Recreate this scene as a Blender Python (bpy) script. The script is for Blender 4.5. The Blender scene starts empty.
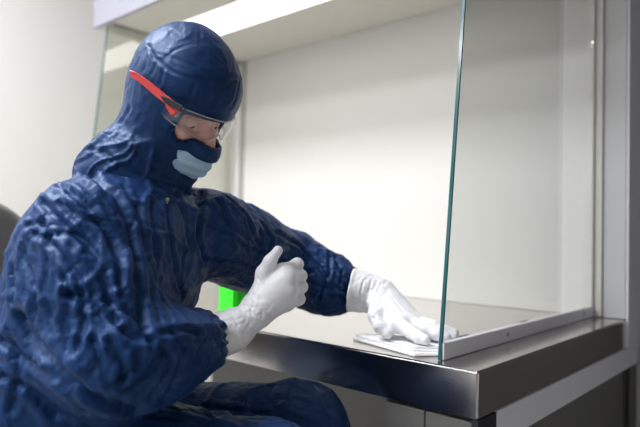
import bpy, bmesh, math, random
import numpy as np
from mathutils import Vector, Matrix
from mathutils.bvhtree import BVHTree
random.seed(4); np.random.seed(4)
S = bpy.context.scene
COL = S.collection

# ------------------------------------------------------------------ camera
F_PX = 585.7; CX, CY = 320.0, 213.5
ROT = np.array([[0.75042, 0.00508, 0.66094], [0.66053, -0.04160, -0.74964], [0.02369, 0.99912, -0.03457]])
CAM = np.array([0.441, -0.901, 1.020])
def ray(px, py): return ROT @ np.array([(px-CX)/F_PX, -(py-CY)/F_PX, -1.0])
def P(px, py, d): return CAM + ray(px, py)*d
def V(x, y, z): return ROT @ np.array([x, y, z], float)      # view-aligned direction (right, up, towards camera) in world axes
def proj(p):
    c = (np.asarray(p)-CAM) @ ROT
    return CX+F_PX*c[..., 0]/-c[..., 2], CY-F_PX*c[..., 1]/-c[..., 2], -c[..., 2]
cam_d = bpy.data.cameras.new('camera'); cam = bpy.data.objects.new('camera', cam_d); COL.objects.link(cam)
cam_d.sensor_width = 36; cam_d.lens = F_PX/640*36; cam_d.clip_start = 0.02
m4 = Matrix([list(ROT[i])+[CAM[i]] for i in range(3)]+[[0, 0, 0, 1]])
q = m4.to_3x3(); q = q.to_quaternion().normalized()
cam.matrix_world = Matrix.Translation(Vector(CAM)) @ q.to_matrix().to_4x4()
cam_d.dof.use_dof = True; cam_d.dof.focus_distance = 1.0; cam_d.dof.aperture_fstop = 2.5
S.camera = cam
# ------------------------------------------------------------------ world, light, exposure
w = bpy.data.worlds.new('world'); S.world = w; w.use_nodes = True
w.node_tree.nodes['Background'].inputs[0].default_value = (0.8, 0.86, 1, 1)
w.node_tree.nodes['Background'].inputs[1].default_value = 0.25
S.view_settings.view_transform = 'Standard'; S.view_settings.look = 'None'
S.view_settings.gamma = 1; S.view_settings.use_curve_mapping = False
S.view_settings.exposure = -0.36
def area(name, loc, sx, sy, power, col=(1, 1, 1), rot=(0, 0, 0)):
    l = bpy.data.lights.new(name, 'AREA'); l.shape = 'RECTANGLE'; l.size = sx; l.size_y = sy; l.energy = power; l.color = col
    o = bpy.data.objects.new(name, l); o.location = loc; o.rotation_euler = rot; COL.objects.link(o); return o
HZ = 1.818                                   # underside of the hood of the bench
area('ceiling_panel_light', (-1.25, -1.0, 2.655), 1.15, 0.55, 100, (0.96, 0.98, 1.0))
area('ceiling_panel_light', (-0.75, -2.2, 2.655), 1.15, 0.55, 85, (0.96, 0.98, 1.0))

# ------------------------------------------------------------------ materials
def mat(name, col, rough=0.5, metal=0.0, spec=0.5, sheen=0, emit=None, estr=0, coat=0, **kw):
    m = bpy.data.materials.new(name); m.use_nodes = True
    b = m.node_tree.nodes['Principled BSDF']
    b.inputs['Base Color'].default_value = (*col, 1); b.inputs['Roughness'].default_value = rough
    b.inputs['Metallic'].default_value = metal; b.inputs['Specular IOR Level'].default_value = spec
    if sheen: b.inputs['Sheen Weight'].default_value = sheen; b.inputs['Sheen Roughness'].default_value = 0.4
    if coat: b.inputs['Coat Weight'].default_value = coat
    if emit: b.inputs['Emission Color'].default_value = (*emit, 1); b.inputs['Emission Strength'].default_value = estr
    for k, v in kw.items(): b.inputs[k].default_value = v
    return m
def nd(m, t, **kw):
    n = m.node_tree.nodes.new(t)
    for k, v in kw.items(): setattr(n, k, v)
    return n
def lk(m, a, b): m.node_tree.links.new(a, b)
def bsdf(m): return m.node_tree.nodes['Principled BSDF']
def noise_bump(m, scale, strength, dist=0.002, stretch=(1, 1, 1), detail=4):
    tc = nd(m, 'ShaderNodeTexCoord'); mp = nd(m, 'ShaderNodeMapping'); mp.inputs['Scale'].default_value = stretch
    n = nd(m, 'ShaderNodeTexNoise'); n.inputs['Scale'].default_value = scale; n.inputs['Detail'].default_value = detail
    b = nd(m, 'ShaderNodeBump'); b.inputs['Strength'].default_value = strength; b.inputs['Distance'].default_value = dist
    lk(m, tc.outputs['Object'], mp.inputs[0]); lk(m, mp.outputs[0], n.inputs['Vector'])
    lk(m, n.outputs['Fac'], b.inputs['Height']); lk(m, b.outputs[0], bsdf(m).inputs['Normal'])
    return n
def noise_colour(m, c1, c2, scale, stretch=(1, 1, 1)):
    tc = nd(m, 'ShaderNodeTexCoord'); mp = nd(m, 'ShaderNodeMapping'); mp.inputs['Scale'].default_value = stretch
    n = nd(m, 'ShaderNodeTexNoise'); n.inputs['Scale'].default_value = scale; n.inputs['Detail'].default_value = 3
    r = nd(m, 'ShaderNodeValToRGB'); r.color_ramp.elements[0].color = (*c1, 1); r.color_ramp.elements[1].color = (*c2, 1)
    r.color_ramp.elements[0].position = .3; r.color_ramp.elements[1].position = .7
    lk(m, tc.outputs['Object'], mp.inputs[0]); lk(m, mp.outputs[0], n.inputs['Vector'])
    lk(m, n.outputs['Fac'], r.inputs[0]); lk(m, r.outputs[0], bsdf(m).inputs['Base Color'])

M = {}
M['wall'] = mat('wall_paint', (0.66, 0.645, 0.62), 0.6); noise_bump(M['wall'], 90, .05)
M['wall_dark'] = mat('wall_paint_grey', (0.32, 0.31, 0.30), 0.6); noise_bump(M['wall_dark'], 90, .05)
M['ceiling'] = mat('ceiling_paint', (0.75, 0.75, 0.74), 0.7); noise_bump(M['ceiling'], 60, .05)
M['floor'] = mat('floor_vinyl', (0.5, 0.48, 0.46), 0.4); noise_colour(M['floor'], (.47, .46, .44), (.53, .52, .50), 40)
M['door'] = mat('unseen_panel_dark', (0.055, 0.05, 0.047), 0.5); noise_bump(M['door'], 200, .05)  # for the unseen panel that darkens the reflection in the steel
M['panel'] = mat('bench_white_panel', (0.60, 0.59, 0.57), 0.38); noise_bump(M['panel'], 200, .02)
M['frame'] = mat('bench_grey_frame', (0.68, 0.68, 0.75), 0.4); noise_bump(M['frame'], 300, .03)
M['fascia'] = mat('fascia_lavender_grey', (0.27, 0.265, 0.315), 0.5)
M['cream'] = mat('canopy_cream_white', (0.62, 0.595, 0.54), 0.5)
M['column'] = mat('column_grey', (0.50, 0.50, 0.52), 0.45)
M['alu'] = mat('aluminium_profile', (0.36, 0.37, 0.34), 0.42, 0.3)
M['under'] = mat('cabinet_grey', (0.125, 0.125, 0.12), 0.5); noise_bump(M['under'], 120, .03)
M['black'] = mat('black_metal', (0.012, 0.013, 0.02), 0.4)
M['steel'] = mat('brushed_steel', (0.64, 0.61, 0.585), 0.2, 1.0)
def brushed(m, stretch):
    tc = nd(m, 'ShaderNodeTexCoord'); mp = nd(m, 'ShaderNodeMapping'); mp.inputs['Scale'].default_value = stretch
    n = nd(m, 'ShaderNodeTexNoise'); n.inputs['Scale'].default_value = 6; n.inputs['Detail'].default_value = 6
    mr = nd(m, 'ShaderNodeMapRange'); mr.inputs['To Min'].default_value = .12; mr.inputs['To Max'].default_value = .2
    b = nd(m, 'ShaderNodeBump'); b.inputs['Strength'].default_value = .35; b.inputs['Distance'].default_value = .0002
    lk(m, tc.outputs['Object'], mp.inputs[0]); lk(m, mp.outputs[0], n.inputs['Vector'])
    lk(m, n.outputs['Fac'], mr.inputs['Value']); lk(m, mr.outputs[0], bsdf(m).inputs['Roughness'])
    lk(m, n.outputs['Fac'], b.inputs['Height']); lk(m, b.outputs[0], bsdf(m).inputs['Normal'])
brushed(M['steel'], (1, 220, 220))
M['lamp'] = mat('lamp_diffuser', (0.9, 0.9, 0.88), 0.5, emit=(1.0, 0.98, 0.93), estr=2.6)
M['lamp2'] = mat('ceiling_diffuser', (0.9, 0.9, 0.9), 0.5, emit=(0.96, 0.98, 1.0), estr=6)
def glass(name, col, edge=False, rough=0.0, refl=1.0):
    m = bpy.data.materials.new(name); m.use_nodes = True; nt = m.node_tree; nt.nodes.remove(bsdf(m))
    out = nt.nodes['Material Output']; t = nd(m, 'ShaderNodeBsdfTransparent'); t.inputs[0].default_value = (*col, 1)
    g = nd(m, 'ShaderNodeBsdfGlossy'); g.inputs['Roughness'].default_value = rough
    fr = nd(m, 'ShaderNodeFresnel'); fr.inputs['IOR'].default_value = 1.5
    # back faces of the pane: invert the index so both faces reflect alike
    geo = nd(m, 'ShaderNodeNewGeometry'); mr = nd(m, 'ShaderNodeMapRange'); mr.inputs['To Min'].default_value = 1.5; mr.inputs['To Max'].default_value = 1/1.5
    ml = nd(m, 'ShaderNodeMath', operation='MULTIPLY'); ml.inputs[1].default_value = refl
    mx = nd(m, 'ShaderNodeMixShader')
    lk(m, geo.outputs['Backfacing'], mr.inputs['Value']); lk(m, mr.outputs[0], fr.inputs['IOR'])
    lk(m, fr.outputs[0], ml.inputs[0]); lk(m, ml.outputs[0], mx.inputs[0]); lk(m, t.outputs[0], mx.inputs[1]); lk(m, g.outputs[0], mx.inputs[2])
    lk(m, mx.outputs[0], out.inputs[0]); return m
M['glass'] = glass('clear_glass', (0.962, 0.968, 0.962), refl=1.4)
M['glass_left'] = glass('clear_glass_tinted', (0.925, 0.935, 0.885), refl=3.2)  # green-yellow tint; reflection factor raised to strengthen the lamp's mirror image
M['lens'] = glass('clear_polycarbonate', (0.97, 0.965, 0.975), rough=0.03, refl=.9)
M['rim'] = mat('clear_rim_plastic', (0.75, 0.75, 0.80), 0.15, **{'Transmission Weight': 0.6, 'IOR': 1.45})
M['glass_edge'] = mat('glass_cut_edge', (0.02, 0.10, 0.11), 0.15, spec=.8)
M['gasket'] = mat('dark_gasket', (0.03, 0.03, 0.03), 0.6)
M['green'] = mat('green_plastic', (0.02, 0.60, 0.01), 0.35, emit=None)
M['skin'] = mat('skin', (0.80, 0.46, 0.37), 0.5, **{'Subsurface Weight': 0.15, 'Subsurface Scale': 0.01}); noise_bump(M['skin'], 260, .15, .001)
M['brow'] = mat('eyebrow_hair', (0.10, 0.05, 0.03), 0.7)
M['eye'] = mat('eyeball', (0.75, 0.72, 0.70), 0.15)
M['iris'] = mat('iris', (0.05, 0.05, 0.05), 0.1)
M['red'] = mat('red_plastic', (0.45, 0.028, 0.03), 0.35)
M['blackp'] = mat('black_plastic', (0.012, 0.012, 0.014), 0.6, spec=.25)
M['chair'] = mat('grey_upholstery', (0.19, 0.18, 0.17), 0.85, sheen=.3); noise_bump(M['chair'], 400, .3, .001)

def fabric(name, col, rough, sheen, bump, vs=(26, 62), dist=.004, crease=.32):
    m = mat(name, col, rough, spec=.36, sheen=sheen); nt = m.node_tree; bsdf(m).inputs['Specular Tint'].default_value = (.38, .6, 1, 1)
    bsdf(m).inputs['Sheen Tint'].default_value = (0.35, 0.6, 1.0, 1)
    tc = nd(m, 'ShaderNodeTexCoord'); n = nd(m, 'ShaderNodeTexNoise'); n.inputs['Scale'].default_value = 9; n.inputs['Detail'].default_value = 3
    mx = nd(m, 'ShaderNodeMix', data_type='RGBA', blend_type='LINEAR_LIGHT'); mx.inputs[0].default_value = .07
    lk(m, tc.outputs['Object'], n.inputs['Vector']); lk(m, tc.outputs['Object'], mx.inputs[6]); lk(m, n.outputs['Color'], mx.inputs[7])
    prev = None
    for k, sc in enumerate(vs):
        v = nd(m, 'ShaderNodeTexNoise', noise_type='RIDGED_MULTIFRACTAL'); v.inputs['Scale'].default_value = sc; v.inputs['Detail'].default_value = 1.5
        v.inputs['Distortion'].default_value = .35
        lk(m, mx.outputs[2], v.inputs['Vector'])
        b = nd(m, 'ShaderNodeBump'); b.inputs['Strength'].default_value = bump*(1, .5)[k]; b.inputs['Distance'].default_value = dist*(1, .5)[k]
        lk(m, v.outputs['Fac'], b.inputs['Height'])
        if prev: lk(m, prev.outputs[0], b.inputs['Normal'])
        prev = b
    for k, sc in enumerate((15, 31)):
        v = nd(m, 'ShaderNodeTexVoronoi', feature='DISTANCE_TO_EDGE'); v.inputs['Scale'].default_value = sc; v.inputs['Randomness'].default_value = 1
        mx2 = nd(m, 'ShaderNodeMix', data_type='RGBA', blend_type='LINEAR_LIGHT'); mx2.inputs[0].default_value = .05
        n2 = nd(m, 'ShaderNodeTexNoise'); n2.inputs['Scale'].default_value = 14+9*k; lk(m, tc.outputs['Object'], n2.inputs['Vector'])
        lk(m, tc.outputs['Object'], mx2.inputs[6]); lk(m, n2.outputs['Color'], mx2.inputs[7]); lk(m, mx2.outputs[2], v.inputs['Vector'])
        mr = nd(m, 'ShaderNodeMapRange', interpolation_type='SMOOTHSTEP'); mr.inputs['From Max'].default_value = .16; lk(m, v.outputs['Distance'], mr.inputs['Value'])
        b = nd(m, 'ShaderNodeBump'); b.inputs['Strength'].default_value = crease*(1, .4)[k]; b.inputs['Distance'].default_value = .004*(1, .5)[k]
        lk(m, mr.outputs[0], b.inputs['Height']); lk(m, prev.outputs[0], b.inputs['Normal']); prev = b
    wv = nd(m, 'ShaderNodeTexNoise'); wv.inputs['Scale'].default_value = 900; lk(m, tc.outputs['Object'], wv.inputs['Vector'])
    b = nd(m, 'ShaderNodeBump'); b.inputs['Strength'].default_value = .12; b.inputs['Distance'].default_value = .0006
    lk(m, wv.outputs['Fac'], b.inputs['Height']); lk(m, prev.outputs[0], b.inputs['Normal']); lk(m, b.outputs[0], bsdf(m).inputs['Normal'])
    return m
M['suit'] = fabric('navy_cleanroom_fabric', (0.0068, 0.027, 0.098), 0.50, 0.0, .9, vs=(13, 34), dist=.006)
M['hood'] = fabric('navy_hood_fabric', (0.0062, 0.0235, 0.084), 0.50, 0.0, .5, vs=(11, 30), crease=.25)
M['mask'] = mat('light_blue_nonwoven', (0.35, 0.52, 0.68), 0.8, sheen=.2); noise_bump(M['mask'], 60, .35, .002)
M['glove'] = mat('white_nitrile', (0.76, 0.76, 0.80), 0.42, **{'Subsurface Weight': 0.1, 'Subsurface Scale': 0.005}); noise_bump(M['glove'], 45, .25, .003)
M['wipe'] = mat('white_wiping_cloth', (0.84, 0.84, 0.86), 0.85); noise_bump(M['wipe'], 500, .3, .001)
M['boot'] = mat('white_boot', (0.7, 0.7, 0.72), 0.5)

# ------------------------------------------------------------------ object helpers
def setp(o, label=None, cat=None, group=None, kind=None):
    if label: o['label'] = label
    if cat: o['category'] = cat
    if group: o['group'] = group
    if kind: o['kind'] = kind
    return o
def empty(name, loc=(0, 0, 0), rz=0, **k):
    o = bpy.data.objects.new(name, None); o.location = loc; o.rotation_euler = (0, 0, rz); o.empty_display_size = .05
    COL.objects.link(o); return setp(o, **k)
def obj(name, bm, m, parent=None, smooth=False, world=True, **k):
    me = bpy.data.meshes.new(name)
    if isinstance(bm, bmesh.types.BMesh):
        bmesh.ops.recalc_face_normals(bm, faces=bm.faces); bm.to_mesh(me); bm.free()
    else:
        me.from_pydata(*bm)
    for mm in (m if isinstance(m, (list, tuple)) else [m]): me.materials.append(mm)
    if smooth: me.polygons.foreach_set('use_smooth', [True]*len(me.polygons))
    o = bpy.data.objects.new(name, me); COL.objects.link(o)
    if parent:
        o.parent = parent
        if world: bpy.context.view_layer.update(); o.matrix_parent_inverse = parent.matrix_world.inverted()
    return setp(o, **k)
def box(bm, x0, x1, y0, y1, z0, z1, bev=0, mi=0):
    vs = [bm.verts.new((x, y, z)) for x in (x0, x1) for y in (y0, y1) for z in (z0, z1)]
    idx = [(0, 1, 3, 2), (4, 6, 7, 5), (0, 4, 5, 1), (2, 3, 7, 6), (0, 2, 6, 4), (1, 5, 7, 3)]
    fs = [bm.faces.new([vs[i] for i in f]) for f in idx]
    for f in fs: f.material_index = mi
    if bev:
        es = list({e for f in fs for e in f.edges})
        bmesh.ops.bevel(bm, geom=es, offset=bev, segments=2, affect='EDGES', profile=.6)
    return fs
def bx(*a, **k):
    bm = bmesh.new(); box(bm, *a, **k); return bm
def cyl(bm, a, b, r, r2=None, n=20, caps=True):
    a = Vector(a); b = Vector(b); r2 = r if r2 is None else r2
    q = Vector((0, 0, 1)).rotation_difference((b-a).normalized())
    A = [bm.verts.new(a+q@Vector((r*math.cos(t), r*math.sin(t), 0))) for t in [2*math.pi*i/n for i in range(n)]]
    B = [bm.verts.new(b+q@Vector((r2*math.cos(t), r2*math.sin(t), 0))) for t in [2*math.pi*i/n for i in range(n)]]
    for i in range(n): bm.faces.new((A[i], A[(i+1) % n], B[(i+1) % n], B[i]))
    if caps: bm.faces.new(A[::-1]); bm.faces.new(B)
def prism(bm, pts, ax, lo, hi, mi=0):
    """polygon pts in the two other axes, extruded along axis ax"""
    def mk(p, h):
        c = list(p); c.insert(ax, h); return bm.verts.new(c)
    A = [mk(p, lo) for p in pts]; B = [mk(p, hi) for p in pts]; n = len(pts)
    fs = [bm.faces.new(A), bm.faces.new(B[::-1])]+[bm.faces.new((A[i], B[i], B[(i+1) % n], A[(i+1) % n])) for i in range(n)]
    for f in fs: f.material_index = mi
    return fs

# ------------------------------------------------------------------ setting
RX0, RX1, RY0, RY1, RH = -2.36, 2.3, -3.0, 1.075, 2.7
obj('floor', bx(RX0, RX1, RY0, RY1, -.05, 0), M['floor'], kind='structure')
obj('ceiling', bx(RX0, RX1, RY0, RY1, RH, RH+.05), M['ceiling'], kind='structure')
obj('wall_left', bx(RX0-.08, RX0, RY0, RY1, 0, RH), M['wall'], kind='structure')
obj('wall_right', bx(RX1, RX1+.08, RY0, RY1, 0, RH), M['wall_dark'], kind='structure')
obj('wall_back', bx(RX0-.08, RX1+.08, RY1, RY1+.08, 0, RH), M['wall'], kind='structure')
obj('wall_front', bx(RX0-.08, RX1+.08, RY0-.08, RY0, 0, RH), M['wall_dark'], kind='structure')
obj('baseboard_left', bx(RX0, RX0+.012, RY0+.02, RY1-.02, 0, .08, bev=.003), M['frame'], kind='structure')
obj('baseboard_back', bx(RX0+.02, -1.82, RY1-.012, RY1, 0, .08, bev=.003), M['frame'], kind='structure')
obj('unseen_dark_panel', bx(.03, 1.15, RY1-.045, RY1-.001, .002, 2.15, bev=.004), M['door'], kind='structure')  # unseen dark panel, added so the worktop's side edge mirrors something dark
for i, (lx, ly) in enumerate(((-1.25, -1.0), (-0.75, -2.2))):
    t = empty('ceiling_light', (lx, ly, 2.66), label=['rectangular ceiling light above the seated worker', 'rectangular ceiling light towards the rear of the room'][i], cat='ceiling light')
    bm = bmesh.new(); box(bm, lx-.62, lx+.62, ly-.32, ly-.28, 2.66, 2.70); box(bm, lx-.62, lx+.62, ly+.28, ly+.32, 2.66, 2.70)
    box(bm, lx-.62, lx-.58, ly-.28, ly+.28, 2.66, 2.70); box(bm, lx+.58, lx+.62, ly-.28, ly+.28, 2.66, 2.70)
    obj('frame', bm, M['frame'], t); obj('diffuser', bx(lx-.58, lx+.58, ly-.28, ly+.28, 2.668, 2.69), M['lamp2'], t)

# ------------------------------------------------------------------ work table
ZT = .80; ZB = .7205; YB = .895; XL = -1.74; XG = -.088
tb = empty('work_table', (-.87, .45, 0), label='stainless steel laboratory table with a thick polished front edge and grey underframe', cat='table')
prof = [(XL, 0), (0, 0)]
bm = bmesh.new(); box(bm, XL, 0, 0, .975, ZB, ZT)
bmesh.ops.bevel(bm, geom=[e for e in bm.edges], offset=.0035, segments=3, affect='EDGES')
obj('worktop', bm, M['steel'], tb, smooth=False, label='brushed stainless steel worktop')
obj('side_rail', bx(-.05, .0, .075, 1.07, .662, ZB-.0005, bev=.002), M['frame'], tb, label='light grey side rail')
obj('side_rail', bx(XL, XL+.05, .075, 1.07, .662, ZB-.0005, bev=.002), M['frame'], tb)
obj('side_panel', bx(-.045, -.008, .12, 1.05, .10, .6615), M['under'], tb, label='grey side panel below the rail')
obj('rear_rail', bx(XL+.05, -.05, .86, .91, .662, ZB-.0005, bev=.002), M['frame'], tb)
obj('leg', bx(-.0125, -.0005, .003, .0745, 0, ZB-.001, bev=.002), M['black'], tb)
for (x, y) in ((XL+.002, .012), (-.052, .90), (XL+.002, .90)):
    obj('leg', bx(x, x+.05, y, y+.05, 0, ZB-.001 if y < .5 else .661, bev=.003), M['black'], tb)
obj('back_panel', bx(XL+.05, -.05, .80, .82, .12, .70), M['under'], tb, label='grey panel closing the back below the worktop')
bm = bx(-.195, -.0135, .024, .62, .10, ZB-.004, bev=.003)
du = obj('cabinet', bm, M['under'], tb, label='grey cabinet below the worktop')
for k in range(2): obj('door', bx(-.194+k*.091, -.105+k*.091, .008, .0235, .11, ZB-.008, bev=.003), M['under'], du)

# ------------------------------------------------------------------ flow hood on the table
fh = empty('laminar_flow_hood', (-.87, .5, ZT), label='white laminar flow hood with glass side screens standing on the steel table', cat='flow hood')
# back panel
obj('back_panel', bx(-1.62, -.112, YB, YB+.03, ZT+.001, HZ), M['panel'], fh, label='white back panel')
# left rear profiles
obj('post', bx(-1.652, -1.6205, YB-.005, YB+.03, ZT+.001, HZ, bev=.003), M['alu'], fh, label='aluminium rear left post')
obj('post', bx(-1.735, -1.655, YB+.02, YB+.06, ZT+.001, HZ, bev=.003), M['panel'], fh)
# right rear posts
obj('post', bx(-.111, -.083, YB-.012, YB+.05, ZT+.001, HZ, bev=.003), M['panel'], fh)
obj('post', bx(-.082, -.062, YB-.004, YB+.05, ZT+.001, HZ, bev=.002), M['panel'], fh)
sc_ = empty('support_column', (-.02, YB+.08, ZB), label='tall light grey support column at the rear right corner of the steel table', cat='column')
obj('column', bx(-.061, -.0005, YB+.003, YB+.079, ZT+.001, 2.25, bev=.003), M['column'], sc_)
obj('side_plate', bx(.0005, .006, YB+.004, YB+.17, ZB+.001, 2.25), M['frame'], sc_)
# canopy: lower tray with lamp opening, fascia
YF = .222; XC0, XC1 = -1.778, -.062
bm = bmesh.new()
LY0, LY1, LX0, LX1 = .405, .592, -1.60, -.13
box(bm, XC0, XC1, YF, YF+.012, HZ, 2.20)                       # fascia
obj('fascia', bm, M['fascia'], fh, label='lavender grey front fascia')
bm = bmesh.new()
box(bm, XC0, XC1, YF+.0121, LY0, HZ+.001, HZ+.03); box(bm, XC0, XC1, LY1, YB+.05, HZ+.001, HZ+.03)
box(bm, XC0, LX0, LY0, LY1, HZ+.001, HZ+.03); box(bm, LX1, XC1-.0005, LY0, LY1, HZ+.001, HZ+.03)
obj('canopy_underside', bm, M['cream'], fh, label='white underside of the canopy')
obj('canopy_box', bx(XC0, XC1, YF+.0121, YB+.05, HZ+.031, 2.20), M['frame'], fh)
obj('light_diffuser', bx(LX0, LX1, LY0, LY1, HZ+.004, HZ+.02), M['lamp'], fh, label='bright strip light diffuser')
bm = bmesh.new(); box(bm, -1.70, -1.66, YF+.02, YB, HZ-.012, HZ); obj('glass_holder', bm, M['alu'], fh)
bm = bmesh.new(); box(bm, XG-.012, XG+.012, YF+.02, YB, HZ-.012, HZ); obj('glass_holder', bm, M['alu'], fh)
# glass panes: slanted front edge, 6 mm thick
def pane(x, yb0, yt0, zlo, name, gm='glass'):
    bm = bmesh.new(); e = .004
    prism(bm, [(yb0+e, zlo), (YB-.014, zlo), (YB-.014, HZ-.001), (yt0+e, HZ-.001)], 0, x-.003, x+.003, 0)
    g = obj('glass_pane', bm, M[gm], fh, label=name)
    bm = bmesh.new(); prism(bm, [(yb0, ZT+.0012), (yb0+e, ZT+.0012), (yt0+e, HZ-.001), (yt0, HZ-.001)], 0, x-.0032, x+.0032, 0)
    obj('glass_edge', bm, M['glass_edge'], g, label='dark teal cut edge of the glass')
    return g
pane(XG, .028, .133, ZT+.004, 'clear right glass side screen')
pane(-1.70, .148, .24, ZT+.004, 'clear left glass side screen', 'glass_left')
for x in (XG, -1.70):
    r = obj('glass_rail', bx(x-.006, x+.007, .0325, YB-.015, ZT+.001, ZT+.031, bev=.002), M['frame'], fh, label='pale metal rail holding the foot of the glass')
    for y in (.30, .80): bm = bmesh.new(); cyl(bm, (x+.0068, y, ZT+.017), (x+.0085, y, ZT+.017), .004, n=12); obj('screw', bm, M['alu'], r)
    for y in (.13, .42): obj('clip', bx(x-.016, x-.0062, y, y+.03, ZT+.022, ZT+.030), M['blackp'], r)

# green rack on the worktop
gr = empty('green_rack', (-.745, .16, ZT), label='bright green plastic rack standing on the worktop behind the raised fist', cat='rack')
gx0, gx1, gy0, gy1 = -.795, -.735, .10, .17
bm = bmesh.new(); box(bm, gx0, gx1, gy0, gy1, ZT+.001, ZT+.10, bev=.004); obj('rack_body', bm, M['green'], gr)
bm = bmesh.new(); box(bm, gx0-.004, gx1+.004, gy0-.004, gy1+.004, ZT+.1005, ZT+.128, bev=.004); obj('lid', bm, M['green'], gr)
bm = bmesh.new()
for k in range(4): box(bm, gx1+.0001, gx1+.003, gy0+.008+k*.015, gy0+.013+k*.015, ZT+.015, ZT+.088)
obj('rib', bm, M['green'], gr)

# ------------------------------------------------------------------ implicit surfaces
HF = HU = HS = None
def rcone(p, a, b, r1, r2):
    a = np.asarray(a, float); b = np.asarray(b, float); ba = b-a; l2 = ba@ba
    t = np.clip(((p-a)@ba)/l2, 0, 1); q = p-(a+t[:, None]*ba)
    return np.sqrt((q*q).sum(1))-(r1+(r2-r1)*t)
def ell(p, c, axes, r):
    q = (p-np.asarray(c))@np.asarray(axes).T; r = np.asarray(r, float)
    k0 = np.sqrt(((q/r)**2).sum(1)); k1 = np.sqrt(((q/r**2)**2).sum(1))+1e-9
    return k0*(k0-1)/k1
def smin(a, b, k):
    h = np.maximum(k-np.abs(a-b), 0)/k; return np.minimum(a, b)-h*h*k*.25
def smax(a, b, k): return -smin(-a, -b, k)
def chain(p, pts, rs, k=.01):
    d = None
    for i in range(len(pts)-1):
        e = rcone(p, pts[i], pts[i+1], rs[i], rs[i+1]); d = e if d is None else smin(d, e, k)
    return d
def polygonise(fn, lo, hi, h):
    lo = np.array(lo, float); n = (np.ceil((np.array(hi)-lo)/(4*h)).astype(int))*4
    nc = n//4+1
    ax = [lo[i]+np.arange(nc[i])*4*h+2*h for i in range(3)]
    G = np.stack(np.meshgrid(*ax, indexing='ij'), -1).reshape(-1, 3)
    c = fn(G).reshape(nc)
    fine = np.repeat(np.repeat(np.repeat(c, 4, 0), 4, 1), 4, 2)
    act = np.argwhere(np.abs(c) < 4*h*1.6)
    off = np.stack(np.meshgrid(*[np.arange(4)]*3, indexing='ij'), -1).reshape(-1, 3)
    I = (act[:, None]*4+off[None]).reshape(-1, 3)
    for s in range(0, len(I), 400000):
        J = I[s:s+400000]; fine[J[:, 0], J[:, 1], J[:, 2]] = fn(lo+J*h)
    g = fine; sg = g < 0
    cs = [sg[i:sg.shape[0]-1+i, j:sg.shape[1]-1+j, k:sg.shape[2]-1+k] for i in (0, 1) for j in (0, 1) for k in (0, 1)]
    cnt = sum(c_.astype(np.int8) for c_ in cs); cell = np.argwhere((cnt > 0) & (cnt < 8))
    idx = -np.ones(cs[0].shape, int); idx[tuple(cell.T)] = np.arange(len(cell))
    corner = np.array([(i, j, k) for i in (0, 1) for j in (0, 1) for k in (0, 1)])
    acc = np.zeros((len(cell), 3)); num = np.zeros(len(cell))
    vals = np.stack([g[tuple((cell+co).T)] for co in corner], 1)
    for a in range(8):
        for b in range(a+1, 8):
            if np.abs(corner[a]-corner[b]).sum() != 1: continue
            va, vb = vals[:, a], vals[:, b]; m = (va < 0) != (vb < 0)
            t = np.where(m, va/np.where(m, va-vb, 1), 0)
            acc += np.where(m[:, None], corner[a]+t[:, None]*(corner[b]-corner[a]), 0); num += m
    verts = lo+(cell+acc/num[:, None])*h
    faces = []
    for d in range(3):
        u, v = (d+1) % 3, (d+2) % 3
        s0 = [slice(None)]*3; s1 = [slice(None)]*3; s0[d] = slice(0, -1); s1[d] = slice(1, None)
        A = sg[tuple(s0)]; B = sg[tuple(s1)]; E_ = np.argwhere(A != B)
        E_ = E_[(E_[:, u] > 0) & (E_[:, v] > 0) & (E_[:, u] < idx.shape[u]) & (E_[:, v] < idx.shape[v])]
        eu = np.zeros(3, int); eu[u] = 1; ev = np.zeros(3, int); ev[v] = 1
        q = np.stack([idx[tuple((E_-eu-ev).T)], idx[tuple((E_-ev).T)], idx[tuple(E_.T)], idx[tuple((E_-eu).T)]], 1)
        fl = A[tuple(E_.T)]; q[~fl] = q[~fl][:, ::-1]; faces.append(q)
    F = np.concatenate(faces); F = F[(F >= 0).all(1)]
    return verts, F
def grad(fn, p, e=.0015):
    g = np.stack([fn(p+np.eye(3)[i]*e)-fn(p-np.eye(3)[i]*e) for i in range(3)], 1)
    return g/(np.linalg.norm(g, axis=1, keepdims=True)+1e-9)
def hash3(c, s):
    x = (c[..., 0]*73856093) ^ (c[..., 1]*19349663) ^ (c[..., 2]*83492791) ^ (s*2654435761 % 2**31)
    x = (x ^ (x >> 13))*1274126177 & 0x7fffffff; x = (x ^ (x >> 16)) & 0xffffff
    return x/float(0xffffff)
def vor_edge(p, s=0):
    c = np.floor(p).astype(np.int64); d1 = np.full(len(p), 9.); d2 = d1.copy()
    for i in (-1, 0, 1):
        for j in (-1, 0, 1):
            for k in (-1, 0, 1):
                n = c+np.array([i, j, k]); f = n+np.stack([hash3(n, s+q) for q in (1, 2, 3)], 1)
                d = np.linalg.norm(p-f, axis=1); d2 = np.where(d < d1, d1, np.minimum(d2, d)); d1 = np.minimum(d1, d)
    return d2-d1
def vnoise(p, s=0):
    c = np.floor(p).astype(np.int64); f = p-c; f = f*f*(3-2*f); r = 0
    for i in (0, 1):
        for j in (0, 1):
            for k in (0, 1):
                wt = (f[:, 0] if i else 1-f[:, 0])*(f[:, 1] if j else 1-f[:, 1])*(f[:, 2] if k else 1-f[:, 2])
                r = r+wt*hash3(c+np.array([i, j, k]), s)
    return r*2-1
def vec_noise(p, s): return np.stack([vnoise(p, s+11*i) for i in range(3)], 1)
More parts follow.
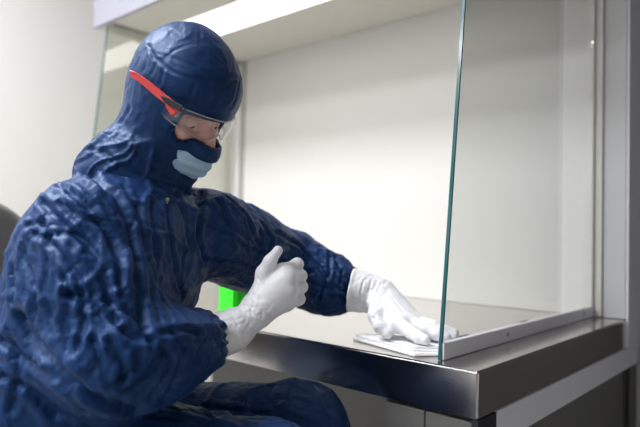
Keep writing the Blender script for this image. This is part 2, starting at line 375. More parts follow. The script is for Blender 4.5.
def crumple(p, size, s=0, warp=.35, axis=None, stretch=1.0):
    """0 in a crease, up to ~1 on the facets between creases"""
    q = p.copy()
    if axis is not None:
        a = np.asarray(axis)/np.linalg.norm(axis); q = q-(q@a)[:, None]*a*(1-1/stretch)
    q = q/size; q = q+warp*vec_noise(q*1.3, s)
    return np.clip(vor_edge(q, s), 0, .5)*2
def ridge(p, size, s=0):
    q = p+size*.45*vec_noise(p/size*.9, s+40)
    return (1-np.clip(np.abs(vnoise(q/size, s))*2.2, 0, 1))**2.2
def sstep(x, a, b): t = np.clip((x-a)/(b-a), 0, 1); return t*t*(3-2*t)
def seg_dist(p, pts):
    d = np.full(len(p), 9.); sd = np.zeros(len(p))
    for a, b in zip(pts[:-1], pts[1:]):
        ba = b-a; t = np.clip(((p-a)@ba)/(ba@ba+1e-12), 0, 1); q = p-(a+t[:, None]*ba); e = np.sqrt((q*q).sum(1)); d = np.minimum(d, e)
    return d
def folds(verts, F, nrm, lines):
    """lines: (polyline in photo pixels, depth of the crease, width). The line is laid on the cloth, then pressed in with a soft ridge to either side."""
    tree = BVHTree.FromPolygons([Vector(v) for v in verts], [list(map(int, f)) for f in F])
    disp = np.zeros(len(verts)); o = Vector(CAM)
    for pl, amp, wd in lines:
        wd = wd*.8; amp = amp*.85
        px = []
        for (a, b) in zip(pl[:-1], pl[1:]):
            n = max(2, int(math.hypot(a[0]-b[0], a[1]-b[1])/7))
            for i in range(n): px.append((a[0]+(b[0]-a[0])*i/n, a[1]+(b[1]-a[1])*i/n))
        px.append(pl[-1]); pts = []
        for x, y in px:
            hit = tree.ray_cast(o, Vector(ray(x, y)).normalized())
            if hit[0] is not None: pts.append(np.array(hit[0]))
        runs = [[]]
        for p_ in pts:
            if runs[-1] and np.linalg.norm(p_-runs[-1][-1]) > .05: runs.append([])
            runs[-1].append(p_)
        for r in runs:
            if len(r) < 2: continue
            bb0 = np.min(r, 0)-wd*4; bb1 = np.max(r, 0)+wd*4
            m = ((verts > bb0) & (verts < bb1)).all(1); vi = np.where(m)[0]
            if not len(vi): continue
            d = seg_dist(verts[vi], r); x = d/wd
            taper = 1.0
            disp[vi] += amp*(-np.exp(-(x**1.5))+.55*np.exp(-((x-1.8)/.9)**2))
    disp = np.where(disp > 0, .0045*np.tanh(disp/.0045), .012*np.tanh(disp/.012))
    return verts+nrm*disp[:, None]
def sdf_obj(name, fn, lo, hi, h, m, parent, deform=None, lines=None, matfn=None, **k):
    v, F = polygonise(fn, lo, hi, h)
    n = grad(fn, v)
    for _ in range(2): v = v-n*np.clip(fn(v), -h, h)[:, None]
    if lines: v = folds(v, F, n, lines)
    if deform is not None: v = v+n*deform(v)[:, None]
    me = bpy.data.meshes.new(name); me.vertices.add(len(v)); me.vertices.foreach_set('co', v.astype(np.float32).ravel())
    me.loops.add(len(F)*4); me.loops.foreach_set('vertex_index', F.ravel().astype(np.int32))
    me.polygons.add(len(F)); me.polygons.foreach_set('loop_start', np.arange(0, len(F)*4, 4, dtype=np.int32))
    me.polygons.foreach_set('loop_total', np.full(len(F), 4, np.int32))
    me.polygons.foreach_set('use_smooth', np.ones(len(F), bool))
    for mm in (m if isinstance(m, (list, tuple)) else [m]): me.materials.append(mm)
    if matfn is not None: me.polygons.foreach_set('material_index', matfn(v[F].mean(1)).astype(np.int32))
    me.update(calc_edges=True); me.validate()
    o = bpy.data.objects.new(name, me); COL.objects.link(o)
    if parent: o.parent = parent; bpy.context.view_layer.update(); o.matrix_parent_inverse = parent.matrix_world.inverted()
    print(name, len(v)); return setp(o, **k)

# ------------------------------------------------------------------ the person
pelvis = P(15, 432, 1.02)
person = empty('person', (pelvis[0], pelvis[1], 0), label='seated person in navy hooded coverall, white gloves and clear safety glasses wiping the table', cat='person')
TF = V(.90, 0, .42); TF[2] = 0; TF /= np.linalg.norm(TF)      # way the chest faces
TS = np.cross(TF, (0, 0, 1.)); TS /= np.linalg.norm(TS)      # towards the person's right
UPV = np.array([0, 0, 1.])

shR = P(85, 233, .89); elR = P(112, 352, .84); wrR = P(240, 318, .97)
shL = P(203, 232, 1.10); elL = P(288, 268, 1.34); 
wrL = np.array([-.293, .126, .893])
hipR = P(20, 445, .92); hipL = P(50, 430, 1.12)
knR = P(268, 482, .90); knL = P(300, 430, 1.12)
anR = knR+np.array([0, .0, 0])+V(.06, 0, 0)*1; anR[2] = .10
anL = knL+V(.06, 0, 0); anL[2] = .10
chest = P(118, 262, 1.0); belly = P(75, 370, 1.02); neckb = P(128, 190, 1.0)
forR = [elR, P(160, 352, .87), P(195, 343, .915), P(217, 338, .94)]
forL = [elL, P(324, 283, 1.30), P(352, 291, 1.262)]
def suit(p):
    d = ell(p, chest, (TF, TS, UPV), (.118, .18, .165))
    d = smin(d, rcone(p, chest, belly, .135, .155), .04)
    d = smin(d, rcone(p, P(98, 262, .92), P(55, 380, .93), .11, .13), .04)
    d = smin(d, rcone(p, P(126, 262, 1.06), P(84, 380, 1.1), .10, .115), .04)
    d = smin(d, rcone(p, belly, pelvis, .17, .17), .04)
    d = smin(d, rcone(p, hipR, hipL, .13, .13), .04)
    d = smin(d, rcone(p, shR, shL, .066, .070), .04)
    d = smin(d, rcone(p, neckb, chest, .075, .12), .04)
    # legs
    d = smin(d, chain(p, [hipR, knR, anR], [.115, .088, .065], .03), .05)
    d = smin(d, chain(p, [hipL, knL, anL], [.10, .088, .065], .03), .05)
    # arms
    a = chain(p, [shR, (shR+elR)/2+V(-.005, 0, 0), elR], [.082, .087, .088], .03)
    a = smin(a, chain(p, forR, [.088, .072, .052, .0345], .03), .03)
    d = smin(d, a, .022)
    b = chain(p, [shL, P(245, 248, 1.22), elL]+forL[1:], [.088, .084, .082, .070, .0435], .03)
    d = smin(d, b, .014)
    # open cuffs: cut flat
    for c0, c1 in ((forR[-2], forR[-1]), (forL[-2], forL[-1])):
        ax = (c1-c0)/np.linalg.norm(c1-c0); near = np.linalg.norm(p-c1, axis=1)-.09
        cut = (p-c1)@ax
        d = np.where(near < 0, smax(d, cut, .012), d)
    return d
def suit_def(v):
    q = vnoise(v/.12, 5)
    r = .006*ridge(v, .16, 3)+.0014*ridge(v, .07, 9)+.004*q-.005
    r = r+.0030*(1-sstep(crumple(v, .10, 23, .45), 0, .26))+.0012*(1-sstep(crumple(v, .05, 29, .5), 0, .3))
    # gathers round the two cuffs
    for c0, c1 in ((forR[-2], forR[-1]), (forL[-2], forL[-1])):
        ax = (c1-c0)/np.linalg.norm(c1-c0); w_ = v-c1; along = w_@ax; w_ = w_-along[:, None]*ax
        e1 = np.cross(ax, UPV); e1 /= np.linalg.norm(e1); e2 = np.cross(ax, e1)
        th = np.arctan2(w_@e1, w_@e2); m = np.exp(-((along)/.03)**2)*(np.linalg.norm(v-c1, axis=1) < .12)
        r = r+m*.0025*np.sin(th*17+3*vnoise(v/.03, 2))
    return r
SUIT_FOLDS = [
 # near sleeve: armhole line, outer fan of folds, elbow crush
 ([(82, 165), (118, 195), (131, 225), (138, 262), (141, 300), (145, 335)], .012, .009),
 ([(45, 215), (30, 240), (22, 270), (26, 300)], .005, .007),
 ([(48, 236), (47, 262), (42, 290), (50, 318)], .005, .006),
 ([(48, 236), (60, 262), (66, 292)], .005, .006),
 ([(28, 226), (40, 222), (48, 236), (70, 232), (84, 238), (110, 268)], .006, .006),
 ([(66, 294), (88, 290), (108, 300), (118, 318)], .008, .007),
 ([(84, 252), (100, 275), (110, 300)], .006, .006),
 ([(70, 300), (62, 320), (66, 350), (60, 372)], .006, .007),
 ([(70, 190), (92, 215), (112, 235), (126, 262)], .006, .007),
 ([(60, 200), (75, 215), (100, 222)], .005, .006),
 ([(100, 180), (118, 212), (128, 246)], .005, .005),
 ([(66, 294), (96, 305), (125, 330), (150, 345)], .008, .008),
 ([(150, 340), (163, 352), (150, 372), (128, 388)], .009, .007),
 ([(163, 345), (172, 360), (166, 380), (150, 398)], .007, .006),
 ([(172, 332), (182, 345), (192, 350)], .006, .006),
 ([(150, 340), (165, 333), (185, 330), (200, 332)], .007, .006),
 ([(92, 340), (100, 362), (88, 376)], .006, .007),
 ([(125, 330), (140, 345), (135, 368), (100, 392)], .006, .007),
 ([(186, 340), (182, 365), (172, 388)], .006, .006),
 ([(205, 340), (200, 358), (192, 376)], .004, .005),
 ([(22, 318), (56, 372), (92, 398), (139, 414)], .020, .013),
 ([(0, 340), (30, 362), (60, 385), (85, 410)], .010, .009),
 ([(0, 376), (28, 390), (55, 415)], .008, .008),
 ([(10, 330), (20, 370), (10, 410)], .007, .008),
 # front of the chest
 ([(168, 195), (170, 230), (176, 270), (186, 310)], .005, .005),
 ([(176, 192), (186, 220), (190, 250)], .003, .006),
 ([(152, 200), (156, 250), (164, 300), (172, 330)], .004, .006),
 ([(138, 205), (146, 240), (148, 280), (160, 320)], .004, .007),
 ([(150, 262), (162, 292), (180, 318)], .004, .007),
 ([(125, 185), (140, 215), (143, 250)], .003, .006),
 ([(185, 250), (180, 280), (188, 305)], .003, .005),
 # far sleeve
 ([(202, 182), (200, 210), (198, 240), (206, 262)], .010, .007),
 ([(218, 200), (232, 226), (252, 240)], .007, .006),
 ([(226, 196), (246, 214), (254, 236), (262, 246)], .008, .006),
 ([(206, 226), (228, 232), (250, 252)], .006, .006),
 ([(262, 222), (272, 240), (268, 256)], .008, .006),
 ([(276, 232), (298, 244), (318, 264), (326, 276)], .008, .006),
 ([(254, 250), (280, 262), (310, 272)], .007, .006),
 ([(320, 250), (336, 256), (346, 276)], .008, .005),
 ([(330, 250), (330, 272), (318, 300)], .007, .005),
 ([(344, 268), (340, 286), (344, 304)], .006, .004),
 ([(205, 262), (240, 266), (282, 284)], .006, .007),
 ([(306, 282), (330, 290), (346, 300)], .005, .005),
 # long pulls over the sleeve and back
 ([(40, 200), (62, 224), (84, 240), (104, 268), (112, 300)], .008, .007),
 ([(24, 250), (34, 290), (34, 330)], .007, .007),
 ([(58, 182), (84, 200), (106, 226), (118, 258), (122, 296)], .007, .006),
 ([(34, 232), (60, 250), (78, 280), (84, 318), (76, 350)], .007, .006),
 ([(14, 268), (16, 310), (30, 344)], .007, .008),
 ([(104, 300), (128, 312), (150, 332)], .008, .006),
 ([(110, 340), (124, 366), (120, 396)], .007, .007),
 # lap
 ([(205, 405), (250, 412), (290, 420)], .005, .007),
 ([(150, 412), (190, 418), (230, 426)], .006, .007),
]
sdf_obj('coverall', suit, (-1.55, -1.1, .05), (-.02, .45, 1.25), .0043, M['suit'], person, suit_def, SUIT_FOLDS,
        label='navy blue cleanroom coverall, creased and satiny')

def on_suit(px, py):
    me = bpy.data.objects['coverall'].data; t = BVHTree.FromPolygons([v.co for v in me.vertices], [p_.vertices for p_ in me.polygons])
    hit = t.ray_cast(Vector(CAM), Vector(ray(px, py)).normalized()); return hit[0], hit[1]
# head frame: F forward, U up, Sd towards the person's right
HF = V(.75, -.585, .33); HF /= np.linalg.norm(HF)
HU = V(.50, .76, .36); HU -= HF*(HU@HF); HU /= np.linalg.norm(HU)
HS = np.cross(HF, HU)
HC = P(178, 95, 1.0); HK = .9
def H(f, u, s): return HC+(HF*f+HU*u+HS*s)*HK
def hl(p): q = (p-HC)/HK; return q@HF, q@HU, q@HS
def onside(px, py, s):
    """point at sideways offset s in the head frame seen at a photo position"""
    r = ray(px, py); n = HS; t = ((HC+HS*s*HK-CAM)@n)/(r@n); q = (CAM+r*t-HC)/HK
    return q@HF, q@HU
A3 = (HF, HU, HS)
def ellh(p, c, r): return ell(p, c, A3, np.array(r)*HK)
def rch(p, a, b, r1, r2): return rcone(p, a, b, r1*HK, r2*HK)
nk = P(140, 178, 1.03)
def head(p):
    d = ellh(p, H(-.008, .02, 0), (.092, .098, .072))
    d = smin(d, ellh(p, H(.028, -.045, 0), (.060, .072, .056)), .04)          # face
    d = smin(d, rch(p, H(.066, -.098, 0), H(.035, -.085, 0), .018, .03), .03)  # chin
    d = smin(d, rch(p, H(.086, .012, .026), H(.086, .012, -.026), .010, .010), .018)   # brow ridge
    for s in (1, -1):
        d = smin(d, ellh(p, H(.066, -.035, .036*s), (.022, .018, .020)), .02)          # cheekbone
        d = smax(d, -ellh(p, H(.098, -.012, .033*s), (.018, .014, .020)), .014)         # socket
        d = smin(d, ellh(p, H(.004, -.02, .073*s), (.018, .032, .008)), .008)           # ear
    d = smin(d, chain(p, [H(.091, -.008, 0), H(.102, -.030, 0), H(.110, -.044, 0)], [.008, .010, .012], .01), .012)   # nose
    for s in (1, -1): d = smin(d, ellh(p, H(.098, -.048, .013*s), (.011, .008, .008)), .006)
    d = smin(d, ellh(p, H(.090, -.072, 0), (.012, .012, .022)), .012)
    d = smin(d, rch(p, H(-.02, -.06, 0), nk, .058, .060), .03)
    d = smin(d, rcone(p, nk, P(118, 235, 1.03), .060, .075), .03)
    return d
bd = sdf_obj('body', head, np.array(HC)-.2-np.array([.15, .12, .22]), np.array(HC)+.2, .0035, M['skin'], person, label='face with reddish skin visible between hood and mask')
for s in (1, -1):
    bm = bmesh.new(); bmesh.ops.create_uvsphere(bm, u_segments=24, v_segments=16, radius=.0118, matrix=Matrix.Translation(Vector(H(.074, -.012, .032*s))))
    e = obj('eye', bm, M['eye'], bd, smooth=True)
    bm = bmesh.new(); c = H(.0815, -.017, .032*s); bmesh.ops.create_uvsphere(bm, u_segments=16, v_segments=10, radius=.0056, matrix=Matrix.Translation(Vector(c))); obj('iris', bm, M['iris'], e, smooth=True)
    def lid(p, s=s):
        d = ellh(p, H(.074, -.012, .032*s), (.0138, .0138, .0150)); f, u, w_ = hl(p)
        return smax(d, -(u+.0205), .003)
    sdf_obj('eyelid', lid, H(.074, -.012, .032*s)-.022, H(.074, -.012, .032*s)+.022, .0015, M['skin'], bd)
    def brow(p, s=s): return chain(p, [H(.096, .010, .014*s), H(.096, .015, .030*s), H(.086, .013, .046*s)], [.0035, .0040, .0022], .003)
    sdf_obj('eyebrow', brow, H(.09, .01, .03*s)-.035, H(.09, .01, .03*s)+.035, .0016, M['brow'], bd)

# hood: crown and side panels, with an eye opening; its skirt drapes over neck and shoulders
def hood_out(p):
    d = ellh(p, H(0, .018, 0), (.106, .120, .092))
    d = smin(d, ellh(p, H(.040, .040, 0), (.070, .062, .076)), .03)          # peak over the forehead
    d = smin(d, ellh(p, H(.026, -.052, 0), (.074, .080, .070)), .03)
    d = smin(d, rch(p, H(.080, -.100, 0), H(.03, -.09, 0), .026, .04), .03)
    d = smin(d, rch(p, H(.100, -.042, 0), H(.106, -.056, 0), .033, .032), .02)   # band over the nose
    d = smin(d, rcone(p, H(.0, -.045, 0), P(134, 172, 1.02), .064, .066), .035)
    d = smin(d, rcone(p, P(128, 172, 1.02), P(108, 173, .97), .068, .046), .04)
    d = smin(d, rcone(p, P(135, 178, 1.0), P(165, 188, 1.03), .062, .035), .05)
    return d
def hood(p):
    d = hood_out(p); f, u, s = hl(p)
    inner = head(p)-.003
    fl = -(d+.007)                         # keep a shell of 7 mm
    # eye slot between brow and nose
    top = .012+.10*np.abs(s)*0+.0; 
    slot = np.maximum(np.maximum(u-.005, -(u+.037)), -(f-.056))
    slot = smax(slot, np.abs(s)-.062, .01)
    d = smax(d, -slot, .006)
    # mouth slot for the mask
    m = np.maximum(np.maximum(u+.067, -(u+.135)), -(f-.080+.6*(u+.057)))
    m = smax(m, np.abs(s)-.075, .01)
    d = smax(d, -m, .006)
    return np.maximum(d, -inner)
def hood_def(v):
    f, u, s = hl(v)
    a = crumple(v, .07, 31, .5); b = vnoise(v/.05, 8)
    low = sstep(-u, .05, .12)
    r = (.0012+.0045*low)*ridge(v, .08, 31)+(.0008+.003*low)*(1-sstep(crumple(v, .06, 33, .5), 0, .4))+.0012*b+.004*low*vnoise(v/.05, 4)
    # gathers just below the crown seam
    return r
HOOD_FOLDS = [
 ([(150, 46), (155, 58), (172, 72), (192, 79), (212, 80), (232, 77), (241, 79)], .0024, .0035),
 ([(139, 60), (133, 80), (129, 104)], .0012, .004),
 ([(156, 64), (152, 74)], .0018, .004), ([(164, 70), (160, 84)], .0018, .004), ([(148, 58), (144, 70)], .0018, .004),
 ([(235, 78), (222, 90), (212, 106)], .0021, .004), ([(238, 80), (235, 96), (232, 106)], .0018, .004),
 ([(196, 80), (192, 92)], .0015, .004),
 ([(150, 52), (180, 60), (205, 72)], .0010, .003), ([(170, 30), (205, 50), (225, 68)], .0007, .003),
 ([(82, 148), (104, 152), (124, 168), (150, 182), (176, 190)], .0036, .006),
 ([(118, 130), (104, 142), (92, 148)], .0030, .006), ([(134, 150), (150, 165), (168, 176)], .0024, .006),
 ([(130, 108), (122, 122), (108, 138)], .0024, .006),
]
lo = np.minimum(HC-.2, P(85, 200, .95)-.1); hi = np.maximum(HC+.2, P(165, 188, 1.03)+.08)
sdf_obj('hood', hood, lo, hi, .0034, M['hood'], person, hood_def, HOOD_FOLDS, label='navy blue fabric hood covering head and neck')
zp, zn = on_suit(167, 200)
bm = bmesh.new(); cyl(bm, zp+zn*.001, zp+zn*.005, .0035, n=10); cyl(bm, zp+zn*.003, zp+zn*.004+Vector((0, 0, -.016)), .0018, n=8)
obj('zipper_pull', bm, M['alu'], person, label='small silver zipper pull below the collar')
# face mask
def mask(p):
    d = ellh(p, H(.058, -.084, 0), (.066, .054, .055)); f, u, s = hl(p)
    d = smin(d, rch(p, H(.116, -.064, 0), H(.112, -.088, 0), .014, .014), .02)
    d = smax(d, u+.052, .004)
    return np.maximum(smax(d, -(f-.028), .004), -(head(p)-.001))
def mask_def(v):
    f, u, s = hl(v); return .0012*np.sin(u/.0028)*sstep(f, .092, .112)
sdf_obj('face_mask', mask, H(.06, -.08, 0)-.09, H(.06, -.08, 0)+.09, .0026, M['mask'], person, mask_def, label='pale blue pleated face mask')

# safety glasses
sg = empty('safety_glasses', H(.10, 0, 0), label=None); sg.parent = person; bpy.context.view_layer.update(); sg.matrix_parent_inverse = person.matrix_world.inverted()
sg['label'] = 'clear safety glasses with red and black temples'
vs, fs = [], []; NU, NV = 48, 12
for i in range(NU+1):
    th = (-1+2*i/NU)*math.radians(77)
    for j in range(NV+1):
        t = -1+2*j/NV; a_ = abs(th)/math.radians(77)
        hh = .0220*(1-.42*a_**2.4); nose = .016*math.exp(-(th/.16)**2) if t < 0 else 0
        u = -.007+hh*t+(-t)*nose*(-1)*(-1)*.0+(nose if t < 0 else 0)*(-t)+.004*a_
        rr = 1+.0*t
        vs.append(H(.030+.088*math.cos(th)*(1-.02*t*t)+.006*(1-a_)-.004*(t < 0)*t*t, u, .083*math.sin(th)))
for i in range(NU):
    for j in range(NV):
        a_ = i*(NV+1)+j; fs.append((a_, a_+NV+1, a_+NV+2, a_+1))
lens = obj('lens', ([tuple(v) for v in vs], [], fs), M['lens'], sg, smooth=True, label='clear wraparound lens')
rim = []
for i in range(NU+1): rim.append(vs[i*(NV+1)])
for j in range(1, NV+1): rim.append(vs[NU*(NV+1)+j])
for i in range(NU-1, -1, -1): rim.append(vs[i*(NV+1)+NV])
for j in range(NV-1, 0, -1): rim.append(vs[j])
cu_ = bpy.data.curves.new('lens_rim', 'CURVE'); cu_.dimensions = '3D'; cu_.bevel_depth = .0011; cu_.bevel_resolution = 2
sp = cu_.splines.new('POLY'); sp.points.add(len(rim)-1); sp.use_cyclic_u = True
for k_, p_ in enumerate(rim): sp.points[k_].co = (*p_, 1)
tmp = bpy.data.objects.new('tmp_rim', cu_); COL.objects.link(tmp); bpy.context.view_layer.update()
me_ = bpy.data.meshes.new_from_object(tmp.evaluated_get(bpy.context.evaluated_depsgraph_get())); bpy.data.objects.remove(tmp)
me_.materials.clear(); me_.materials.append(M['rim']); me_.name = 'lens_rim'
ro = bpy.data.objects.new('lens_rim', me_); COL.objects.link(ro); ro.parent = sg; bpy.context.view_layer.update(); ro.matrix_parent_inverse = sg.matrix_world.inverted()
so = lens.modifiers.new('thick', 'SOLIDIFY'); so.thickness = .0022
def temple_piece(name, pts, s0, m, th=.004, lab=None):
    loc = [onside(x, y, s0) for x, y in pts]; bm = bmesh.new(); n = len(loc)
    A = [bm.verts.new(H(f, u, s0-th/2+.0)) for f, u in loc]; B = [bm.verts.new(H(f, u, s0+th/2)) for f, u in loc]
    bm.faces.new(A); bm.faces.new(B[::-1])
    for i in range(n): bm.faces.new((A[i], B[i], B[(i+1) % n], A[(i+1) % n]))
    bmesh.ops.bevel(bm, geom=list(bm.edges), offset=.0007, segments=1, affect='EDGES')
    o = obj(name, bm, m, sg, label=lab)
    return o
tS = .101
temple_piece('temple', [(130, 70), (137, 73), (150, 82), (160, 90), (166, 96), (172, 100), (181, 106), (178, 113), (172, 108), (164, 102), (157, 97), (147, 88), (139, 81), (131, 77)], tS, M['red'], lab='red temple arm')
temple_piece('temple_inlay', [(160, 95), (168, 98), (183, 106), (181, 112), (172, 107), (164, 102)], tS+.0035, M['blackp'], th=.003, lab='black inlay')
temple_piece('temple_brace', [(164, 101), (171, 107), (177, 113), (172, 116), (168, 110)], tS+.0015, M['red'], lab='red lower prong')
temple_piece('hinge', [(176, 105), (184, 108), (176, 118), (172, 114)], tS-.005, M['rim'], th=.004, lab='clear plastic hinge block')
# far side temple
bm = bmesh.new(); loc = [onside(x, y, tS) for x, y in [(130, 70), (150, 82), (166, 96), (181, 106), (178, 113), (164, 102), (147, 88), (131, 77)]]; loc = [(f-.075, u+.0) for f, u in loc]
A = [bm.verts.new(H(f, u, -tS)) for f, u in loc]; B = [bm.verts.new(H(f, u, -tS-.004)) for f, u in loc]
bm.faces.new(A); bm.faces.new(B[::-1])
for i in range(8): bm.faces.new((A[i], B[i], B[(i+1) % 8], A[(i+1) % 8]))
obj('temple', bm, M['red'], sg)

# ------------------------------------------------------------------ gloves
# right fist, thumb up
rk = [P(283, 272, .99), P(287, 278, .98), P(288, 291, .98), P(286, 303, .985)]       # base knuckles
rp = [P(297, 264, 1.012), P(300.5, 276, 1.01), P(301.5, 287, 1.01), P(299, 299, 1.008)]  # middle knuckles
rm = [P(290, 268, 1.040), P(292, 279, 1.042), P(293, 291, 1.040), P(290, 301, 1.034)]
rt = [P(279, 272, 1.022), P(281, 283, 1.024), P(281, 293, 1.022), P(279, 302, 1.018)]
cuR = P(215, 339.5, .938)
def gloveR(p):
    d = chain(p, [cuR-V(.005, -.002, 0), P(231, 331, .957), P(253, 315, .972)], [.0395, .0310, .0245], .02)
    for k, r in zip(rk, (.0150, .0150, .0145, .0135)):
        d = smin(d, rcone(p, P(257, 311, .975), k, .022, r), .014)
    d = smin(d, rcone(p, P(264, 298, .985), P(273, 286, 1.0), .022, .022), .02)
    fg = None
    for i in range(4):
        e = chain(p, [rk[i], rp[i], rm[i], rt[i]], [.0125, .0108, .0098, .0088], .004)
        fg = e if fg is None else smin(fg, e, .0035)
    d = smin(d, fg, .008)
    th = chain(p, [P(261, 291, .985), P(264, 273, .985), P(270, 261, .98), P(278, 250.5, .975)], [.016, .0125, .0102, .0084], .008)
    d = smin(d, th, .006)
    ax = (P(231, 331, .957)-cuR); ax /= np.linalg.norm(ax)
    near = np.linalg.norm(p-cuR, axis=1) < .06
    return np.where(near, smax(d, -((p-cuR)@ax)-.004, .004), d)
def glove_def(cu, ax, wr):
    def f(v):
        al = (v-cu)@ax; L = np.linalg.norm(wr-cu)
        m = np.exp(-((al-L*.9)/.03)**2)
        a = crumple(v, .022, 51, .6, axis=np.cross(ax, UPV), stretch=2.4); b = crumple(v, .024, 71, .6)
        ring = .0016*np.exp(-((al+.001)/.003)**2)
        return -.0015*(1-sstep(a, 0, .35))*m*1.1-.0010*(1-sstep(b, 0, .5))*sstep(-al, -L*1.3, -L*.5)+ring+.0008*vnoise(v/.02, 3)
    return f
GF_R = [([(223, 322), (236, 334), (244, 345)], .0018, .003), ([(249, 304), (256, 312)], .0012, .0025), ([(246, 312), (254, 321)], .0014, .0025),
        ([(253, 300), (264, 312), (272, 316)], .0012, .0025), ([(256, 276), (262, 283), (268, 284)], .0015, .002), ([(262, 266), (266, 272)], .001, .002),
        ([(232, 318), (244, 332), (252, 338)], .0014, .003), ([(252, 296), (258, 286)], .001, .003)]
axR = P(231, 331, .957)-cuR; axR /= np.linalg.norm(axR)
sdf_obj('glove', gloveR, P(255, 300, .98)-.13, P(255, 300, .98)+.13, .0021, M['glove'], person, glove_def(cuR, axR, P(253, 315, .972)), GF_R, label='white glove on the raised fist, thumb up')

# left hand, flat on the folded cloth
lk_ = [np.array(a) for a in [(-.208, .076, .846), (-.202, .098, .851), (-.200, .120, .850), (-.206, .142, .843)]]
lp = [np.array(a) for a in [(-.172, .066, .836), (-.160, .098, .841), (-.158, .124, .841), (-.170, .150, .835)]]
lm = [np.array(a) for a in [(-.152, .062, .829), (-.138, .102, .833), (-.137, .130, .832), (-.150, .158, .830)]]
lt = [np.array(a) for a in [(-.138, .062, .8265), (-.120, .108, .827), (-.120, .136, .827), (-.134, .166, .827)]]
cuL = P(352, 290, 1.262)
def gloveL(p):
    d = chain(p, [cuL, wrL*.55+cuL*.45, wrL], [.0475, .0385, .033], .02)
    for k, r in zip(lk_, (.0150, .0150, .0145, .0135)):
        d = smin(d, rcone(p, wrL+(k-wrL)*.08, k, .030, r+.003), .014)
    for i in range(4):
        e = chain(p, [lk_[i], lp[i], lm[i], lt[i]], [.0145, .0128, .0118, .0105], .004); d = smin(d, e, .007)
    th = chain(p, [wrL+np.array([.012, -.016, -.004]), np.array([-.256, .070, .858]), np.array([-.240, .060, .840]), np.array([-.222, .060, .8275])], [.025, .0175, .0135, .0108], .008)
    d = smin(d, th, .010)
    ax = (wrL-cuL)/np.linalg.norm(wrL-cuL); near = np.linalg.norm(p-cuL, axis=1) < .06
    return np.where(near, smax(d, -((p-cuL)@ax)-.002, .004), d)
axL = (wrL-cuL)/np.linalg.norm(wrL-cuL)
GF_L = [([(364, 280), (360, 294), (365, 306)], .002, .003), ([(372, 279), (368, 292), (372, 304)], .002, .003), ([(381, 283), (376, 296), (374, 310)], .0016, .003), ([(372, 318), (384, 322)], .0012, .003), ([(392, 298), (404, 312)], .001, .003)]
sdf_obj('glove', gloveL, np.minimum(cuL, (-.30, .06, .80))-.07, np.array([-.08, .24, .97]), .0022, M['glove'], person, glove_def(cuL, axL, wrL), GF_L, label='white glove on the hand pressing the cloth')
# boots
for a, k in ((anR, knR), (anL, knL)):
    dv = V(1, 0, 0); dv[2] = 0; dv /= np.linalg.norm(dv); b0 = a.copy()
    def boot(p, a=a, dv=dv):
        heel = a.copy(); heel[2] = .045; toe = a+dv*.17; toe[2] = .035
        d = chain(p, [a+np.array([0, 0, .06]), heel, toe], [.052, .045, .036], .03)
        return smax(d, -(p[:, 2]-.002), .004)
    sdf_obj('boot', boot, a-np.array([.3, .3, .1]), a+np.array([.3, .3, .16]), .007, M['boot'], person)

# ------------------------------------------------------------------ folded wiping cloth
cl = empty('wiping_cloth', (-.2, .09, ZT), label='folded white wiping cloth under the gloved hand on the steel worktop', cat='cloth')
def slab(name, pts, z0, z1, wob):
    bm = bmesh.new(); n = len(pts)
    fs = prism(bm, pts, 2, z0, z1)
    bmesh.ops.bevel(bm, geom=[e for e in bm.edges], offset=.0018, segments=3, affect='EDGES')
    bmesh.ops.triangulate(bm, faces=[f for f in bm.faces if len(f.verts) > 4]); 
    return obj(name, bm, M['wipe'], cl)
slab('fold', [(-.318, .071), (-.136, .020), (-.108, .060), (-.104, .15), (-.19, .18), (-.30, .10)], ZT+.0006, ZT+.0062, 0)
slab('fold', [(-.322, .083), (-.150, .036), (-.112, .066), (-.106, .15), (-.19, .178), (-.306, .106)], ZT+.0064, ZT+.0112, 1)
slab('fold', [(-.23, .066), (-.150, .042), (-.116, .068), (-.108, .14), (-.18, .16)], ZT+.0114, ZT+.0145, 1)

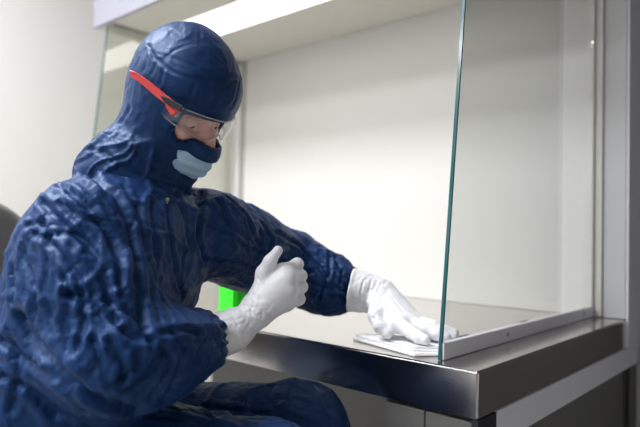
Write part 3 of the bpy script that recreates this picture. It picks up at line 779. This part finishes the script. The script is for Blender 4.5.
# ------------------------------------------------------------------ swivel chair behind the person
cc = pelvis-TF*.02; ch = empty('office_chair', (cc[0], cc[1], 0), label='grey upholstered swivel chair the person sits on', cat='chair')
def CL(f, s, z): return np.array([cc[0], cc[1], 0])+TF*f+TS*s+np.array([0, 0, z])
A_c = (TF, TS, UPV)
def rbox(p, c, half, r):
    q = np.abs((p-c)@np.array(A_c).T)-(np.array(half)-r)
    return np.linalg.norm(np.maximum(q, 0), axis=1)+np.minimum(q.max(1), 0)-r
zs = pelvis[2]-.19
def seat(p): return rbox(p, CL(.03, 0, zs-.04), (.24, .24, .04), .035)
sdf_obj('seat', seat, CL(.03, 0, zs)-.42, CL(.03, 0, zs)+.42, .010, M['chair'], ch)
bc = CL(-.30, -.06, .835)
def backrest(p):
    q = p-bc; s_ = q@TS; t_ = q@TF-.5*s_**2; z_ = q[:, 2]
    e = np.stack([np.abs(s_)-.21+.15, np.abs(z_)-.25+.15], 1); d2 = np.linalg.norm(np.maximum(e, 0), axis=1)+np.minimum(e.max(1), 0)-.15
    return smax(d2, np.abs(t_)-.03, .03)
sdf_obj('backrest', backrest, bc-.36, bc+.36, .008, M['chair'], ch)
bm = bmesh.new(); cyl(bm, CL(0, 0, .14), CL(0, 0, zs-.08), .028); cyl(bm, CL(0, 0, .10), CL(0, 0, .16), .045); obj('column', bm, M['blackp'], ch, smooth=True)
bm = bmesh.new(); cyl(bm, CL(-.12, 0, zs-.09), CL(-.30, -.03, zs-.09), .015); cyl(bm, CL(-.30, -.03, zs-.09), CL(-.31, -.035, .72), .015); obj('back_bracket', bm, M['blackp'], ch)
for k in range(5):
    a = 2*math.pi*k/5+.3; c, s = math.cos(a), math.sin(a); bm = bmesh.new()
    cyl(bm, CL(.03*c, .03*s, .125), CL(.28*c, .28*s, .085), .022, .014); lg = obj('leg', bm, M['blackp'], ch)
    bm = bmesh.new(); cyl(bm, CL(.28*c-.012*s, .28*s+.012*c, .03), CL(.28*c+.012*s, .28*s-.012*c, .03), .029); cyl(bm, CL(.28*c, .28*s, .03), CL(.28*c, .28*s, .09), .008)
    obj('caster', bm, M['blackp'], lg)
